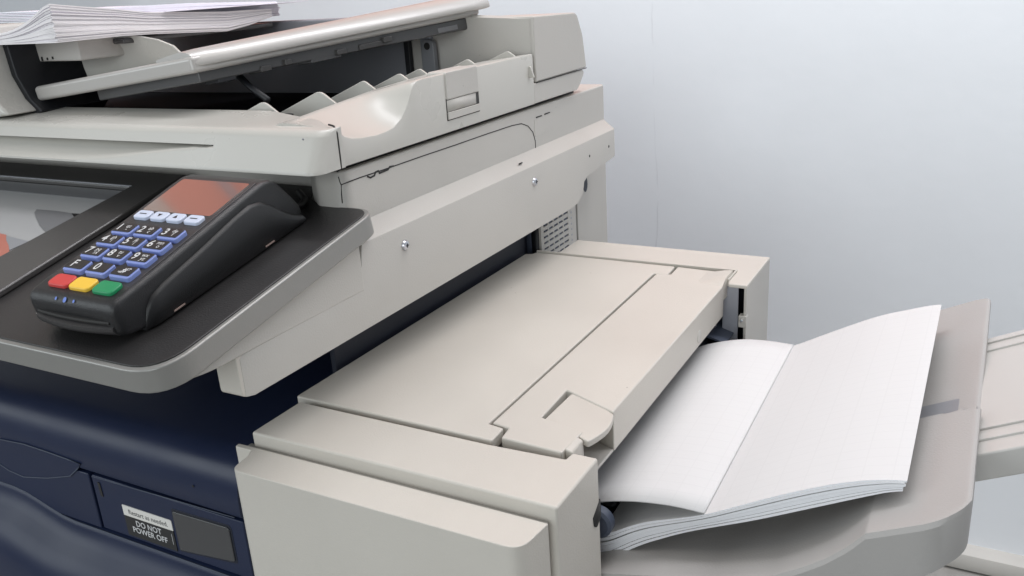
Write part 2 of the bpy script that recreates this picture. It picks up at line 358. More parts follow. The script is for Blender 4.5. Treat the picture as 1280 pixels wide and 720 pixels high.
# bevelled front cheek of the rail
prism('rail_front', rnd([(.4285, 1.045), (.4290, 1.0085, .005), (.436, 1.0058, .001), (.440, 1.0058), (.440, 1.045)]), 'x', -.512, -.4888, M['beige'], RL, .0025)
for i, (a, b) in enumerate([(506, 306.5), (668, 227)]):
    c = atx(a, b, -.487)
    s = lathe_dir('screw', c, (1, 0, 0), [(-.001, .0052), (.0006, .0052), (.0022, .0042), (.0030, .0022), (.0031, .0008)], M['metal'], RL)
    v, f = tube_geo([c+V((.0033, -.002, 0)), c+V((.0033, .002, 0))], .0005, 5); v2, f2 = tube_geo([c+V((.0033, 0, -.002)), c+V((.0033, 0, .002))], .0005, 5)
    build('screw_slot', *merge((v, f), (v2, f2)), M['seam'], RL, smooth=False)
for a, b in [(737, 195), (761, 183)]:
    lathe_dir('rail_hole', atx(a, b, -.487), (1, 0, 0), [(-.001, .0021), (.0002, .0019)], M['seam'], RL, 12)
h0 = atx(648.5, 206.5, -.496)
tube('rail_slot', [(-.4935, h0.y-.004, 1.0912), (-.4935, h0.y+.004, 1.0912)], .0009, M['seam'], RL)
ec = [atx(732+2.6*math.cos(q_*math.pi/8), 230+10*math.sin(q_*math.pi/8), -.4899) for q_ in range(16)]
prism('rail_cutout', [(v.y, v.z) for v in ec], 'x', -.4907, -.4901, M['navy_dark'], RL, 0, smooth=False)
# grooves on the upper side: service door arc, clip cut-outs, tape label
def sx(pts, x=-.5049): return [atx(a, b, x) for a, b in pts]
tube('door_seam', sx([(428, 254), (427, 243), (426.5, 231), (450, 222), (462, 218), (480, 212), (500, 205), (530, 194.5), (570, 181), (610, 167), (640, 157), (652, 154.5), (660, 157.5), (666, 165), (669, 176), (670, 194)]), .00055, M['seam'], SC)
tube('vertical_seam', sx([(423, 221), (425, 228), (426.5, 231)]), .0005, M['seam'], SC)
tube('clip_cutout', sx([(459, 220.5), (463, 222), (468, 219.5), (469, 215.5), (473, 213.5), (474, 216.5), (485, 212), (487, 208.5), (492, 207.5)]), .0009, M['seam'], SC)
tube('clip_slot', sx([(670, 147), (677, 144.5)]), .0008, M['seam'], SC)
tube('clip_slot', sx([(680.5, 143), (687, 140.5)]), .0008, M['seam'], SC)
q = sx([(668, 150), (692, 141), (692, 162), (669, 171)], -.5046)
build('patch', q+[v+V((-.001, 0, 0)) for v in q], [[0, 1, 2, 3], [0, 1, 5, 4], [1, 2, 6, 5], [2, 3, 7, 6], [3, 0, 4, 7]], M['beige2'], SC, smooth=False)
# dark fill standing in for the shade in the gap between scanner and feeder
box('gap_shade_fill', (XL, .60, 1.146), (-.512, 1.10, 1.154), M['seam'], PR, 0)
# ---- rear side: vent grille + rear panel
VG = box('vent_backing', (-.545, 1.0185, .86), (-.5335, 1.131, 1.02), M['dark'], PR, 0)
VG.name = 'vent_grille'
box('rear_corner', (-.560, 1.018, .05), (-.546, 1.031, 1.04), M['slate'], PR, .001)
bars = []
def bx8(a, b):
    x0, y0, z0 = a; x1, y1, z1 = b
    return ([(x0, y0, z0), (x1, y0, z0), (x1, y1, z0), (x0, y1, z0), (x0, y0, z1), (x1, y0, z1), (x1, y1, z1), (x0, y1, z1)],
            [[0, 1, 2, 3], [4, 5, 6, 7], [0, 1, 5, 4], [1, 2, 6, 5], [2, 3, 7, 6], [3, 0, 4, 7]])
y0, y1 = 1.0255, 1.1035
bars.append(bx8((-.5333, 1.0175, .86), (-.5300, y0, 1.02))); bars.append(bx8((-.5333, y1, .86), (-.5300, 1.1305, 1.02)))
for k in range(1, 5):
    yy_ = y0+(y1-y0)*k/5; bars.append(bx8((-.5333, yy_-.0016, .86), (-.5302, yy_+.0016, 1.02)))
for k in range(19):
    z_ = .866+k*.0083; bars.append(bx8((-.5333, y0-.0005, z_-.0025), (-.5301, y1+.0005, z_+.0025)))
build('lattice', *merge(*bars), M['beige2'], VG, smooth=False)
build('blind_slots', *merge(*[bx8((-.5302, 1.113, .866+k*.0083-.0006), (-.5297, 1.116, .866+k*.0083+.0022)) for k in range(19)]), M['plate'], VG, smooth=False)
box('rear_panel', (-.60, 1.1345, .05), (-.5290, 1.2440, 1.05), M['beige2'], PR, .0015)

# ---- control panel: frame of its own (x, p up the slope, n off the surface)
TH = math.radians(11.3); P0 = atx(455, 275, -.475)
PV = V((0, math.cos(TH), math.sin(TH))); NV = V((0, -math.sin(TH), math.cos(TH)))
def pan(x, p, n): return V((x, P0.y, P0.z))+PV*p+NV*n
def atn(px, py, n):
    d = ray(px, py); c = CP-P0; s = (n-c.dot(NV))/d.dot(NV); q = c+d*s; return (q.x+P0.x, q.dot(PV))
PXL = -1.28
CPn = thing('control_panel', '', '', (0, 0, 0)); del CPn['label'], CPn['category']
CPn.parent = PR; CPn.location = V((-.75, .48, 1.06))-V(PR.location)
outl = rnd([(PXL, -.2375), (-.4765, -.2375, .036), (-.4765, .0215, .020), (-.532, .0215, .006), (-.556, .034, .018), (-.566, .058, .012), (-.60, .0590, .01), (PXL, .0600)], 8)
prism('bezel', outl, 'z', -.0200, 0, M['silver'], CPn, .0016, fn=pan)
inl = rnd([(PXL, -.2335), (-.4805, -.2335, .033), (-.4805, .0175, .016), (-.536, .0175, .006), (-.560, .031, .018), (-.571, .0545, .012), (-.60, .0555, .01), (PXL, .0565)], 8)
prism('panel_surface', inl, 'z', -.002, .0012, M['panel'], CPn, .0006, fn=pan)
# raised screen unit on the left
sxr = -.787
prism('screen_frame', [(PXL, .0125), (sxr, .0125), (sxr, -.233), (-.712, -.233), (-.742, .0500), (PXL, .0525)], 'z', .0012, .0075, M['frame'], CPn, .0022, fn=pan)
prism('frame_lip', [(PXL, .0128), (sxr, .0128), (sxr+.002, .0150), (PXL, .0152)], 'z', .0070, .0083, M['scr_mid'], CPn, .0004, fn=pan)
SR = prism('screen', [(PXL, -.232), (sxr-.0004, -.232), (sxr-.0004, .0122), (PXL, .0122)], 'z', .0008, .0016, M['screen'], CPn, 0, fn=pan, smooth=False)
def flat(name, pts, n, m, parent):
    vs = [pan(x, p, n) for x, p in pts]+[pan(x, p, n-.0004) for x, p in pts]; k = len(pts)
    return build(name, vs, [list(range(k))]+[[i, (i+1) % k, k+(i+1) % k, k+i] for i in range(k)], m, parent, smooth=False)
flat('screen_lip_shadow', [(PXL, -.010), (sxr-.001, -.010), (sxr-.001, .0118), (PXL, .0118)], .0024, M['scr_grey'], SR)  # shadow under the frame lip, painted as a dark strip
flat('screen_patch', [atn(*p, .002) for p in [(46, 262), (43, 266), (45, 272), (50, 282), (58, 291), (70, 286), (93, 275), (90, 267), (70, 264)]], .0024, M['scr_grey'], SR)
flat('screen_patch', [atn(*p, .002) for p in [(90, 267), (95, 274), (106, 268)]], .0024, M['keytop'], SR)
flat('screen_patch', [atn(*p, .002) for p in [(-10, 290), (8, 294), (8, 301), (11, 307), (12, 316), (-10, 328)]], .0025, M['scr_reflect'], SR)  # coral reflection on the screen, put in as a flat coloured patch
flat('screen_patch', [atn(*p, .002) for p in [(8, 295), (36, 302), (12, 313), (9, 306), (5, 301)]], .0024, M['scr_mid'], SR)
# beige shell under the panel
ho = rnd([(XL, .364), (-.4867, .364, .050), (-.4867, .5865), (XL, .5865)], 10)
k = len(ho)
hv = [V((x, y, 1.0415)) for x, y in ho]+[V((x, y, max(1.0425, P0.z+(y-P0.y)*math.tan(TH)-.0203/math.cos(TH)))) for x, y in ho]
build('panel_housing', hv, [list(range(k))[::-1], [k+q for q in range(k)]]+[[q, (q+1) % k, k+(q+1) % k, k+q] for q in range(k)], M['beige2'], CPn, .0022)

# ---- document feeder
DF = bpy.data.objects.new('document_feeder', None); COL.objects.link(DF); DF.parent = PR
DF.location = V((-.85, .8, 1.15))-V(PR.location); DF.empty_display_size = .05
ZB = 1.1525
secs = []
n = 90
for i in range(n+1):
    x = XL+(-.4965-XL)*i/n
    if i > n-14: x = -.4965-.045*((n-i)/14.0)**1.4
    # rounded corner in plan at the right end
    rr = .012; dx = max(0, x-(-.4965-rr)); yo = rr-math.sqrt(max(0, rr*rr-dx*dx))
    yb = interp([(-.600, .645), (-.57, .636), (-.535, .612), (-.505, .588), (-.4965, .586)], x)
    ztop = 1.1875
    ln = []
    fr_ = [(0, ZB+.0), (0, ZB+.003)]+[(0, ZB+.003+k*.0018) for k in range(1, 17)]
    zcut = 1.1725; zb_ = 1.1725-.0180*sstep((-.605-x)/.22)
    ln.append((x, min(.575, .5500+yo)+.004, ZB))
    for k in range(22):
        z = ZB+.002+(ztop-.0045-ZB-.002)*k/21
        yf = .553+.019*((z-ZB)/(ztop-ZB))
        d = 0
        if zb_ < z < zcut and x < -.606: d = .015*((z-zb_)/(zcut-zb_))
        elif z >= zcut: d = 0
        ln.append((x, yf+yo+d, z))
    ln += [(x, .5725+yo, ztop-.0022), (x, .5750+yo, ztop-.0006), (x, .579+yo, ztop), (x, max(yb-.003, .5805+yo), ztop+.0045*(yb-.58)/.065), (x, max(yb, .581+yo), ztop+.002*(yb-.58)/.065), (x, max(yb, .581+yo), ZB)]
    secs.append(ln)
grid('front_bar', secs, M['white'], DF, closed=True, cap=True, angle=38)
tube('bar_seam', [(-.506, .5888, 1.1900), (-.500, .5880, 1.1890), (-.4980, .5872, 1.187), (-.4966, .5872, 1.183), (-.4966, .5872, 1.16), (-.4970, .5872, 1.1525)], .0009, M['seam'], DF)
# side wall with the scooped rim
def rim(y): return interp([(.588, 1.1872), (.592, 1.1840), (.600, 1.1782), (.610, 1.1748), (.6214, 1.1731), (.645, 1.1716), (.66, 1.1722), (.672, 1.1740), (.685, 1.180), (.693, 1.187), (.70, 1.1948), (.706, 1.2035), (.711, 1.2085), (.7164, 1.2108), (.725, 1.2118), (1.0, 1.2112)], y)
def inn(y): return interp([(.588, 1.1905), (.6087, 1.1915), (.6661, 1.1960), (.7305, 1.2010), (.792, 1.2035), (.85, 1.205), (1.0, 1.205)], y)
secs = []
ys = [.588, .590, .592, .595, .600, .605, .610, .616, .6214, .63, .637, .645, .653, .66, .666, .672, .678, .685, .689, .693, .697, .70, .703, .706, .711, .7164, .72, .725]+[.74+.02*i for i in range(12)]
for y in ys:
    r, q = rim(y), inn(y)
    s = [(-.4995, ZB), (-.4990, ZB+.004), (-.4990, r-.002), (-.4995, r-.0006), (-.5010, r)]
    for t in (.06, .15, .3, .45, .6, .75, .88, 1):
        s.append((-.501-.059*t, r+(q-r)*(sstep(t)*.5+t*.5)))
    s += [(-.566, q-.002), (-.570, q-.02), (-.572, ZB)]
    secs.append([(a, y, z) for a, z in s])
grid('side_wall', secs, M['white'], DF, closed=True, cap=True, angle=40)
# rear lower side wall (below the rear cover)
prism('rear_base', rnd([(.9605, ZB), (1.087, ZB, .02), (1.1154, 1.1765, .01), (.9605, 1.1765)]), 'x', XL, -.4992, M['beige2'], DF, .0015)
RC = prism('rear_cover', rnd([(.966, 1.1772), (1.1160, 1.1780, .004), (1.1065, 1.222, .02), (1.090, 1.2508, .016), (.966, 1.2542, .003)]), 'x', -.66, -.4985, M['beige2'], DF, .0045, 5)
prism('rear_cover', rnd([(.966, 1.1772), (1.1160, 1.1780, .004), (1.1065, 1.222, .02), (1.090, 1.2508, .016), (.966, 1.2542, .003)]), 'x', XL, -.6605, M['beige2'], DF, .001, 3)
# pale curved inner face of the rear cover
secs = []
for i in range(15):
    t = i/14; x = -.503-.165*t
    yy_ = .9655-.004*t-.010*sstep((t-.6)/.4)
    secs.append([(x, yy_, 1.156), (x, yy_, 1.251+.010*t), (x, yy_+.006, 1.2535+.010*t)])
grid('inner_face', secs, M['beige2'], DF, angle=50)
# cavity
box('cavity_floor', (XL, .640, 1.154), (-.571, .966, 1.166), M['matt'], DF, 0)
box('cavity_back', (XL, .948, 1.15), (-.668, .966, 1.262), M['cavity'], DF, .003)
box('cavity_front', (-.95, .6455, 1.155), (-.60, .650, 1.1885), M['matt'], DF, .0005)
box('cavity_post', (-.672, .9425, 1.16), (-.664, .95, 1.25), M['dark'], DF, .001)
box('cavity_post', (-.652, .950, 1.16), (-.636, .958, 1.252), M['plate'], DF, .002)
# white output ribs
for px_, py_, y in [(330, 128, .655), (400, 115, .69), (455, 102, .75), (500, 93, .79), (525, 87, .83), (585, 75, .90), (635, 65, .95)]:
    c = aty(px_, py_, y)
    pts = rnd([(c.x-.115, c.z-.045), (c.x, c.z+.0015, .012 if y < .7 else .007), (c.x+.030, c.z-.018), (c.x+.034, c.z-.030)], 5)
    prism('output_rib', pts, 'y', y-.0015, y+.0015, M['white'], DF, .0008)
# latch on the side wall
def lx(px, py): v = atx(px, py, -.499); return (v.y, v.z)
L1 = [lx(555, 95), lx(595, 84), lx(597, 138), lx(563, 149)]
CB = lx(559, 125)[1]
LT = prism('latch', rnd([(L1[0][0], CB), (L1[1][0], CB), (L1[1][0], 1.2130, .004), (L1[0][0], 1.2130, .004)]), 'x', -.520, -.4972, M['beige2'], DF, .0015)
lzb = lx(563, 149)[1]; lzt = lx(562, 131)[1]
prism('latch_recess', [(L1[0][0]-.0008, lzb-.001), (L1[1][0]+.0008, lzb-.001), (L1[1][0]+.0008, CB+.001), (L1[0][0]-.0008, CB+.001)], 'x', -.4995, -.4986, M['seam'], LT, 0)
prism('latch_pocket', [(L1[0][0]+.0003, lzb+.008), (L1[1][0]-.006, lzb+.008), (L1[1][0]-.006, CB-.0004), (L1[0][0]+.0003, CB-.0004)], 'x', -.4987, -.4982, M['beige2'], LT, 0)
prism('latch_tab', [(L1[0][0]+.0001, lzb), (L1[1][0]-.0001, lzb), (L1[1][0]-.0001, lzb+.0075), (L1[0][0]+.0001, lzb+.0075)], 'x', -.499, -.4972, M['beige2'], LT, .0006)
lathe_dir('scuff_mark', aty(389, 171.5, .572)+V((0, -.0102, 0)), (.3, -1, 0), [(0, .0010), (.0004, .0007)], M['scr_mid'], DF, 9)
# seam round the rear cover
tube('cover_seam', [(-.4984, .9655, 1.177), (-.4984, 1.03, 1.1772), (-.4984, 1.1145, 1.1776)], .0006, M['seam'], DF)
# left head block of the feeder, with slanting cut
hp = [aty(a, b, .61) for a, b in [(46, 139), (31, 124), (14, 95), (2, 56)]]
prism('feeder_head', [(XL, 1.155)]+[(v.x-.002, v.z) for v in hp]+[(-.975, 1.285), (XL, 1.285)], 'y', .578, .82, M['white'], DF, .004)
prism('head_inner_edge', [(hp[0].x-.04, 1.156)]+[(v.x+.006, v.z) for v in hp]+[(hp[3].x-.04, hp[3].z)], 'y', .612, .70, M['dark'], DF, .002)
a_, b_ = aty(8, 78, .645), aty(97, 55, .645)
HP = box('head_underside', (a_.x, .645, a_.z), (b_.x, .76, b_.z+.006), M['beige2'], DF, .002)
c_ = aty(26, 79, .644)
mk = [bx8((c_.x+.010+.0095*q_, .6442, c_.z+.002+.0008*(q_ % 3)), (c_.x+.0125+.0095*q_, .6447, c_.z+.0055+.001*(q_ % 2))) for q_ in range(6)]
build('guide_marks', *merge(*mk), M['seam'], HP, smooth=False)
tube('hinge_arm', [aty(27, 78, .64), aty(31, 92, .64), aty(38, 100, .64), aty(42, 112, .638), aty(45, 118, .63)], .0045, M['white'], DF, 10)
# input tray plate: front edge rising to the right, right end glossy
A, B, Fp = V((-.6940, .620, 1.2420)), V((-.5775, .985, 1.2700)), V((-.948, .620, 1.2130))
du = (A-Fp); dv = (B-A); nn = du.cross(dv).normalized()
def pl_(o, h): return o+nn*h
FA = [Fp, Fp+du*.995, Fp+du*.995+dv*.02+V((0, .04, .004)), Fp+V((0, .04, .004))]
def slab(name, pts, t, m, parent, bevel, seg=4):
    k = len(pts); vs = [p for p in pts]+[p-nn*t for p in pts]
    return build(name, vs, [list(range(k)), [k+i for i in range(k)][::-1]]+[[i, (i+1) % k, k+(i+1) % k, k+i] for i in range(k)], m, parent, bevel, seg)
IT = slab('input_tray', [Fp+nn*.004, A+nn*.004, A+dv*.985+nn*.004, Fp+dv*.985+nn*.004], .016, M['tray_gloss'], DF, .004, 5)
e0 = A+V((.004, .004, .002)); e1 = B+V((.012, 0, .004)); w_ = -du.normalized()*.055
wv = (-du).normalized(); upv = V((0, 0, 1)); rows = []
for q_ in range(25):
    t = q_/24; c = e0+(e1-e0)*t+nn*-.002
    hh_ = .0105+.0035*t; sc_ = 1 if 0 < q_ < 24 else .93
    sec = [c+wv*.060+upv*hh_*.75, c+wv*.040+upv*hh_*.95]
    for a_ in range(0, 10):
        an = math.pi/2*a_/9; sec.append(c+wv*(.024-.024*math.sin(an))+upv*(-.0050+(hh_+.0058)*math.cos(an)))
    sec += [c+wv*.0012-upv*.0062, c+wv*.006-upv*.0068, c+wv*.060-upv*.0062]
    m_ = c+wv*.03; sec = [m_+(p-m_)*sc_ for p in sec]
    rows.append(sec)
grid('tray_end', rows, M['tray_gloss'], IT, closed=True, cap=True, angle=55)
slab('tray_underframe', [Fp+du*.3+V((0, .02, 0))-nn*.0085, A-nn*.0085+V((-.006, .01, 0)), A+dv*.94-nn*.0125+V((-.006, 0, 0)), Fp+dv*.9+du*.2-nn*.0085], .014, M['under'], IT, .002)
for t, ln_, dx_, dz_, m_ in [(.08, .05, 0, 0, 'dark'), (.20, .03, .004, .002, 'frame'), (.27, .02, .006, .004, 'frame'), (.36, .10, .002, 0, 'under'), (.44, .03, .006, .003, 'frame'), (.52, .09, .005, .003, 'frame'), (.60, .03, .008, .006, 'frame'), (.72, .05, .003, .001, 'under'), (.82, .08, .004, .003, 'scr_grey')]:
    c = A+dv*t+V((-.008+dx_, 0, -.021+dz_)); slab('roller_clip', [c+dv*.0, c+dv*ln_, c+dv*ln_-du*.08, c-du*.08], .006, M[m_], IT, .001)
tube('stay_arm', [aty(299, 95, .69), aty(312, 108, .69), aty(335, 125, .68)], .0035, M['dark'], IT)
box('pile_platform', (-1.12, .69, 1.2555), (-.872, .93, 1.2615), M['under'], DF, .002)
# small screw boss on the rear inner wall
c = aty(538, 57, .952)
prism('boss', rnd([(c.x-.010, 1.17), (c.x+.010, 1.17), (c.x+.009, c.z+.008, .008), (c.x-.009, c.z+.008, .008)]), 'y', .944, .952, M['scr_mid'], DF, .001)
lathe_dir('boss_hole', (c.x, .944, c.z), (0, -1, 0), [(0, .0045), (.0006, .004)], M['seam'], DF)
# white paper guide flap under the stack
gp = [aty(a, b, .68) for a, b in [(94, 46), (128, 42), (150, 47), (164, 53), (175, 62), (182, 74), (186, 96), (112, 104), (104, 84), (98, 64)]]
gx = gp[0].x; gw = gp[6].x-gx
prism('side_guide', [(v.x, v.z) for v in gp], 'y', .680, .6835, M['white'], DF, .001, fn=lambda x, y, z: V((x, y+.05*((x-gx)/gw)**2, z)))

# ================================================================== FINISHER
FI = thing('finisher', 'beige finisher cabinet with flat lidded top joined to the right side of the copier', 'finisher', (-.39, .77, 0))
Z = .95
def zp(*pts): return [tuple(atz(a, b, Z)[:2]) for a, b in pts]
XR = -.2426
prism('front_pillar', [(-.5301, .4676), (XR, .4676), (XR, .5405), (-.2642, .5402), (-.2655, .5300), (-.330, .5272), (-.530, .5285)], 'z', .05, Z, M['beige'], FI, .0022)
# bite with a small tab on the pillar's outer edge
prism('pillar_notch', rnd([(.5265, .9045), (.5407, .9135), (.5407, .898), (.533, .8925, .003), (.528, .896, .003)]), 'x', XR-.002, XR+.0006, M['seam'], FI, 0)
lathe_dir('paper_roller', (-.2570, .562, .872), (0, 1, 0), [(0, .011), (.002, .0135), (.010, .0135), (.012, .011)], M['slate'], FI, 28)
lathe_dir('paper_roller', (-.262, .60, .872), (0, 1, 0), [(0, .006), (.002, .008), (.014, .008), (.016, .006)], M['dark'], FI, 24)
# front cover, cut back at the upper left
zc = .9405
fc = rnd([(-.5405, .4612, .002), (-.5395, .4560, .002), (-.5215, .4560, .001), (-.5175, .4475, .006), (-.5145, .4262, .010), (-.2505, .4262, .014), (-.2465, .4612)])
prism('front_cover', fc, 'z', .05, zc, M['beige'], FI, .0028, 4)
box('cover_backing', (-.535, .4605, .05), (-.25, .470, .937), M['beige2'], FI, 0)
box('inner_frame', (-.527, .531, .05), (-.345, .998, .938), M['navy_dark'], FI, 0)
# lid (left, hinged) and arm (right)
lid = [(-.5407, .5362), (-.3320, .5328), (-.3330, .5545), (-.3488, .5570), (-.3508, .9635), (-.3335, .9650), (-.3350, .9963), (-.528, .9975), (-.531, .990), (-.5395, .987)]
prism('lid', lid, 'z', Z-.012, Z, M['beige'], FI, .0016)
prism('lid_gap_floor', [(-.53, .530), (-.26, .530), (-.26, .5365), (-.53, .5365)], 'z', .90, .930, M['dark'], FI, 0)
AR = bpy.data.objects.new('exit_cover', None); COL.objects.link(AR); AR.parent = FI; AR.location = V((-.30, .77, .93))-V(FI.location)
XA = -.2606; ZA = .9112
arm = [(-.3465, .5590), (-.3295, .5565), (-.3275, .5400), (-.2720, .5370), (-.2706, .5640), (-.2700, .5735), (-.3125, .5835), (-.3145, .6372), (XA, .6140), (XA, .9480), (-.2635, .9560), (-.2660, .9700), (-.2665, .9925), (-.3315, .9962), (-.3305, .9665), (-.3475, .9635)]
prism('cover_shell', arm, 'z', ZA, Z, M['beige'], AR, .0016)
# recess under the finger tongue: floor slab + tongue itself
prism('grip_floor', [(-.3130, .580), (-.2706, .566), (-.2620, .5665), (-.2612, .614), (-.3140, .636)], 'z', ZA, ZA+.003, M['beige2'], AR, .001)
tg = [(-.3098, .5807)]
tg += [(-.2990, .5770), (-.2800, .5705), (-.2612, .5628)]
for k in range(7):
    t = k/6; tg.append((-.2590+.0042*math.sin(math.pi*t)-.0005*t, .568+.0445*t))
tg += [(-.2760, .6240), (-.2930, .6335, ), (-.3062, .6358), (-.3090, .6335)]
prism('grip_tongue', tg, 'z', Z-.0075, Z-.0014, M['beige'], AR, .0012)
prism('cover_front_end', rnd([(-.2720, .9505), (-.2655, .9485, .003), (-.2640, .905), (-.2720, .905)]), 'y', .5425, .5640, M['beige'], AR, .0015)
tg = None
rows = []
for i in range(13):
    x = -.300+.0393*i/12; r_ = []
    for j in range(11):
        t = j/10; y = .940+.0465*t
        r_.append((x, y, Z-.0006+.0062*sstep(i/12)*sstep(min(1, t*2.6))))
    r_.append((x, .9875, Z-.003)); rows.append(r_)
rows.append([(-.2606, p[1], ZA+.02) for p in rows[-1]])
grid('cover_end_ridge', rows, M['beige'], AR, angle=60)
c = atx(874, 421, XA)
lathe_dir('cover_boss', c+V((-.002, 0, 0)), (1, 0, 0), [(0, .0075), (.0024, .0070), (.0028, .006)], M['beige2'], AR)
# rear housing: top, right cheek, back; open towards the paper exit
rt = [(-.4985, .9990), (-.2700, .9990), (-.2590, .9985), (-.2590, .9630), (-.2565, .9530), (-.2350, .9530), (-.2350, 1.0653), (-.4985, 1.0653)]
RH = prism('rear_housing', rt, 'z', Z-.004, Z+.0005, M['beige'], FI, .0015)
prism('housing_lip', [(-.5285, .9985), (-.2610, .9985), (-.2610, .9640), (-.2588, .9640), (-.2588, 1.0012), (-.5285, 1.0012)], 'z', Z-.01, Z+.0022, M['beige'], RH, .0008)
box('housing_cheek', (-.2385, .9532, .05), (-.2352, 1.0650, Z-.0035), M['beige2'], RH, .001)
box('housing_back', (-.4980, 1.060, .05), (-.2390, 1.0648, Z-.0035), M['beige2'], RH, .001)
box('housing_left', (-.4980, 1.0035, .05), (-.494, 1.059, Z-.0045), M['beige2'], RH, .001)
box('frame_plate', (-.266, .964, .70), (-.2475, .966, Z-.006), M['plate'], FI, .0006)
box('frame_plate', (-.266, .966, .70), (-.2640, 1.03, Z-.006), M['plate'], FI, .0006)
box('frame_inner', (-.42, 1.02, .60), (-.240, 1.026, Z-.006), M['navy_dark'], FI, .0004)
cb = aty(930, 394, .953)
BR = box('bracket', (-.2440, .9515, .8985), (-.2345, .9620, .9130), M['beige2'], FI, .0012)
lathe_dir('bracket_screw', (-.2400, .9515, .9075), (0, -1, 0), [(0, .0018), (.0016, .0016), (.002, .0006)], M['metal'], BR, 14)
# inner face of the paper exit
box('exit_wall', (-.318, .541, .60), (-.292, .998, .9095), M['slate'], FI, .002)
box('exit_floor', (-.335, .543, .60), (-.262, .997, .78), M['slate'], FI, .001)
prism('exit_plate', [(-.292, .898), (-.252, .886), (-.252, .884), (-.292, .894)], 'y', .930, .997, M['slate'], FI, .0004)
c = aty(893, 408, .955)
lathe_dir('exit_pin', (c.x, .958, c.z), (0, -1, 0), [(0, .002), (.003, .0018)], M['metal'], FI, 12)

# ---- output tray
TY = bpy.data.objects.new('output_tray', None); COL.objects.link(TY); TY.parent = FI; TY.location = V((-.12, .75, .90))-V(FI.location)
TA = math.tan(math.radians(25.5))
def ztray(x, y):
    z = .9425+TA*(x+.03)
    # scooped hand cut-out at the front
    sx_ = interp([(-.245, 0), (-.20, .010), (-.16, .021), (-.1134, .0250), (-.0915, .0210), (-.075, .0160), (-.060, .0080), (-.0505, 0)], x)
    z -= sx_*(1-sstep((y-.63)/.09))
    # shallow valley behind the raised front field
    if y > .7105: z -= .010*(1-sstep((y-.76)/.11))
    return z
x0, x1, yf0, yb0 = -.262, .0105, .5445, .974
us = sorted([x0+(x1-x0)*i/60 for i in range(58)]+[-.0518, -.0505, -.0492])+[x1-.0085, x1-.006, x1-.0038, x1-.002, x1-.0008, x1]
def yfr(x):
    r = .030; d = max(0, x-(x1-r)); return yf0+r-math.sqrt(max(0, r*r-d*d)) if d > 0 else yf0
def ybk(x):
    r = .016; d = max(0, x-(x1-r)); return yb0-(r-math.sqrt(max(0, r*r-d*d))) if d > 0 else yb0
vsn = [0, .002, .005, .009, .015, .025]+[.04+.02*i for i in range(6)]+[.152, .158, .163, .1655, .168, .172]+[.18+.0125*i for i in range(18)]
vsn = [v/.4295 for v in vsn if v < .4295]; vsn = [v for v in vsn if v < .985]+[.985, .992, .997, 1]
top = []; bot = []
for x in us:
    a, b = yfr(x), ybk(x); rt_ = []; rb = []
    for v in vsn:
        y = a+(b-a)*v
        d = min(y-a, b-y, (x1-x)); rr = .0045
        e = 0 if d > rr else rr-math.sqrt(max(0, rr*rr-(rr-d)**2))
        rt_.append((x, y, ztray(x, y)-e)); 
        zb_ = .9425+TA*(x+.03)-.040-.06*max(0, min(1, (-x)/.25))
        rb.append((x, y+.003*(1 if v < .5 else -1), zb_))
    top.append(rt_); bot.append(rb)
nv = len(vsn); nu = len(us); vs = [p for r in top for p in r]+[p for r in bot for p in r]; fs = []
for i in range(nu-1):
    for j in range(nv-1):
        fs.append([i*nv+j, i*nv+j+1, (i+1)*nv+j+1, (i+1)*nv+j]); o_ = nu*nv
        fs.append([o_+i*nv+j, o_+(i+1)*nv+j, o_+(i+1)*nv+j+1, o_+i*nv+j+1])
    for j in (0, nv-1): fs.append([i*nv+j, (i+1)*nv+j, nu*nv+(i+1)*nv+j, nu*nv+i*nv+j])
for i in (0, nu-1):
    for j in range(nv-1): fs.append([i*nv+j, i*nv+j+1, nu*nv+i*nv+j+1, nu*nv+i*nv+j])
build('tray_body', vs, fs, M['tgrey'], TY, angle=32)
# slot for the paper stop in the tray
q = [(-.075, .712), (-.006, .712), (-.006, .752), (-.075, .752)]
prism('stop_slot', rnd([(a, b, .002) for a, b in q]), 'z', 0, 1, M['scr_mid'], TY, .0004, fn=lambda x, y, k: V((x, y, .9425+TA*(x+.03)-.010*(1-sstep((y-.76)/.11))-.001+.0018*k)))
# extension leaf slid out of the tray end
def zext(x, h): return .9425+TA*(x+.03)-.006+h
EX = prism('tray_extension', [(-.10, .6500), (.190, .6500, 0), (.190, .880), (-.10, .880)], 'z', 0, 1, M['ext'], TY, .002, fn=lambda x, y, k: V((x, y, zext(x, -.030+.024*k))))
for ya, yb_ in [(.8400, .8780), (.6650, .7000)]:
    for s in (.28, .80):
        yy_ = ya+(yb_-ya)*s
        prism('extension_rib', [(-.02, yy_-.005), (.186, yy_-.005), (.186, yy_+.005), (-.02, yy_+.005)], 'z', 0, 1, M['ext'], EX, .0006, fn=lambda x, y, k: V((x, y, zext(x, -.007+.0030*k))))

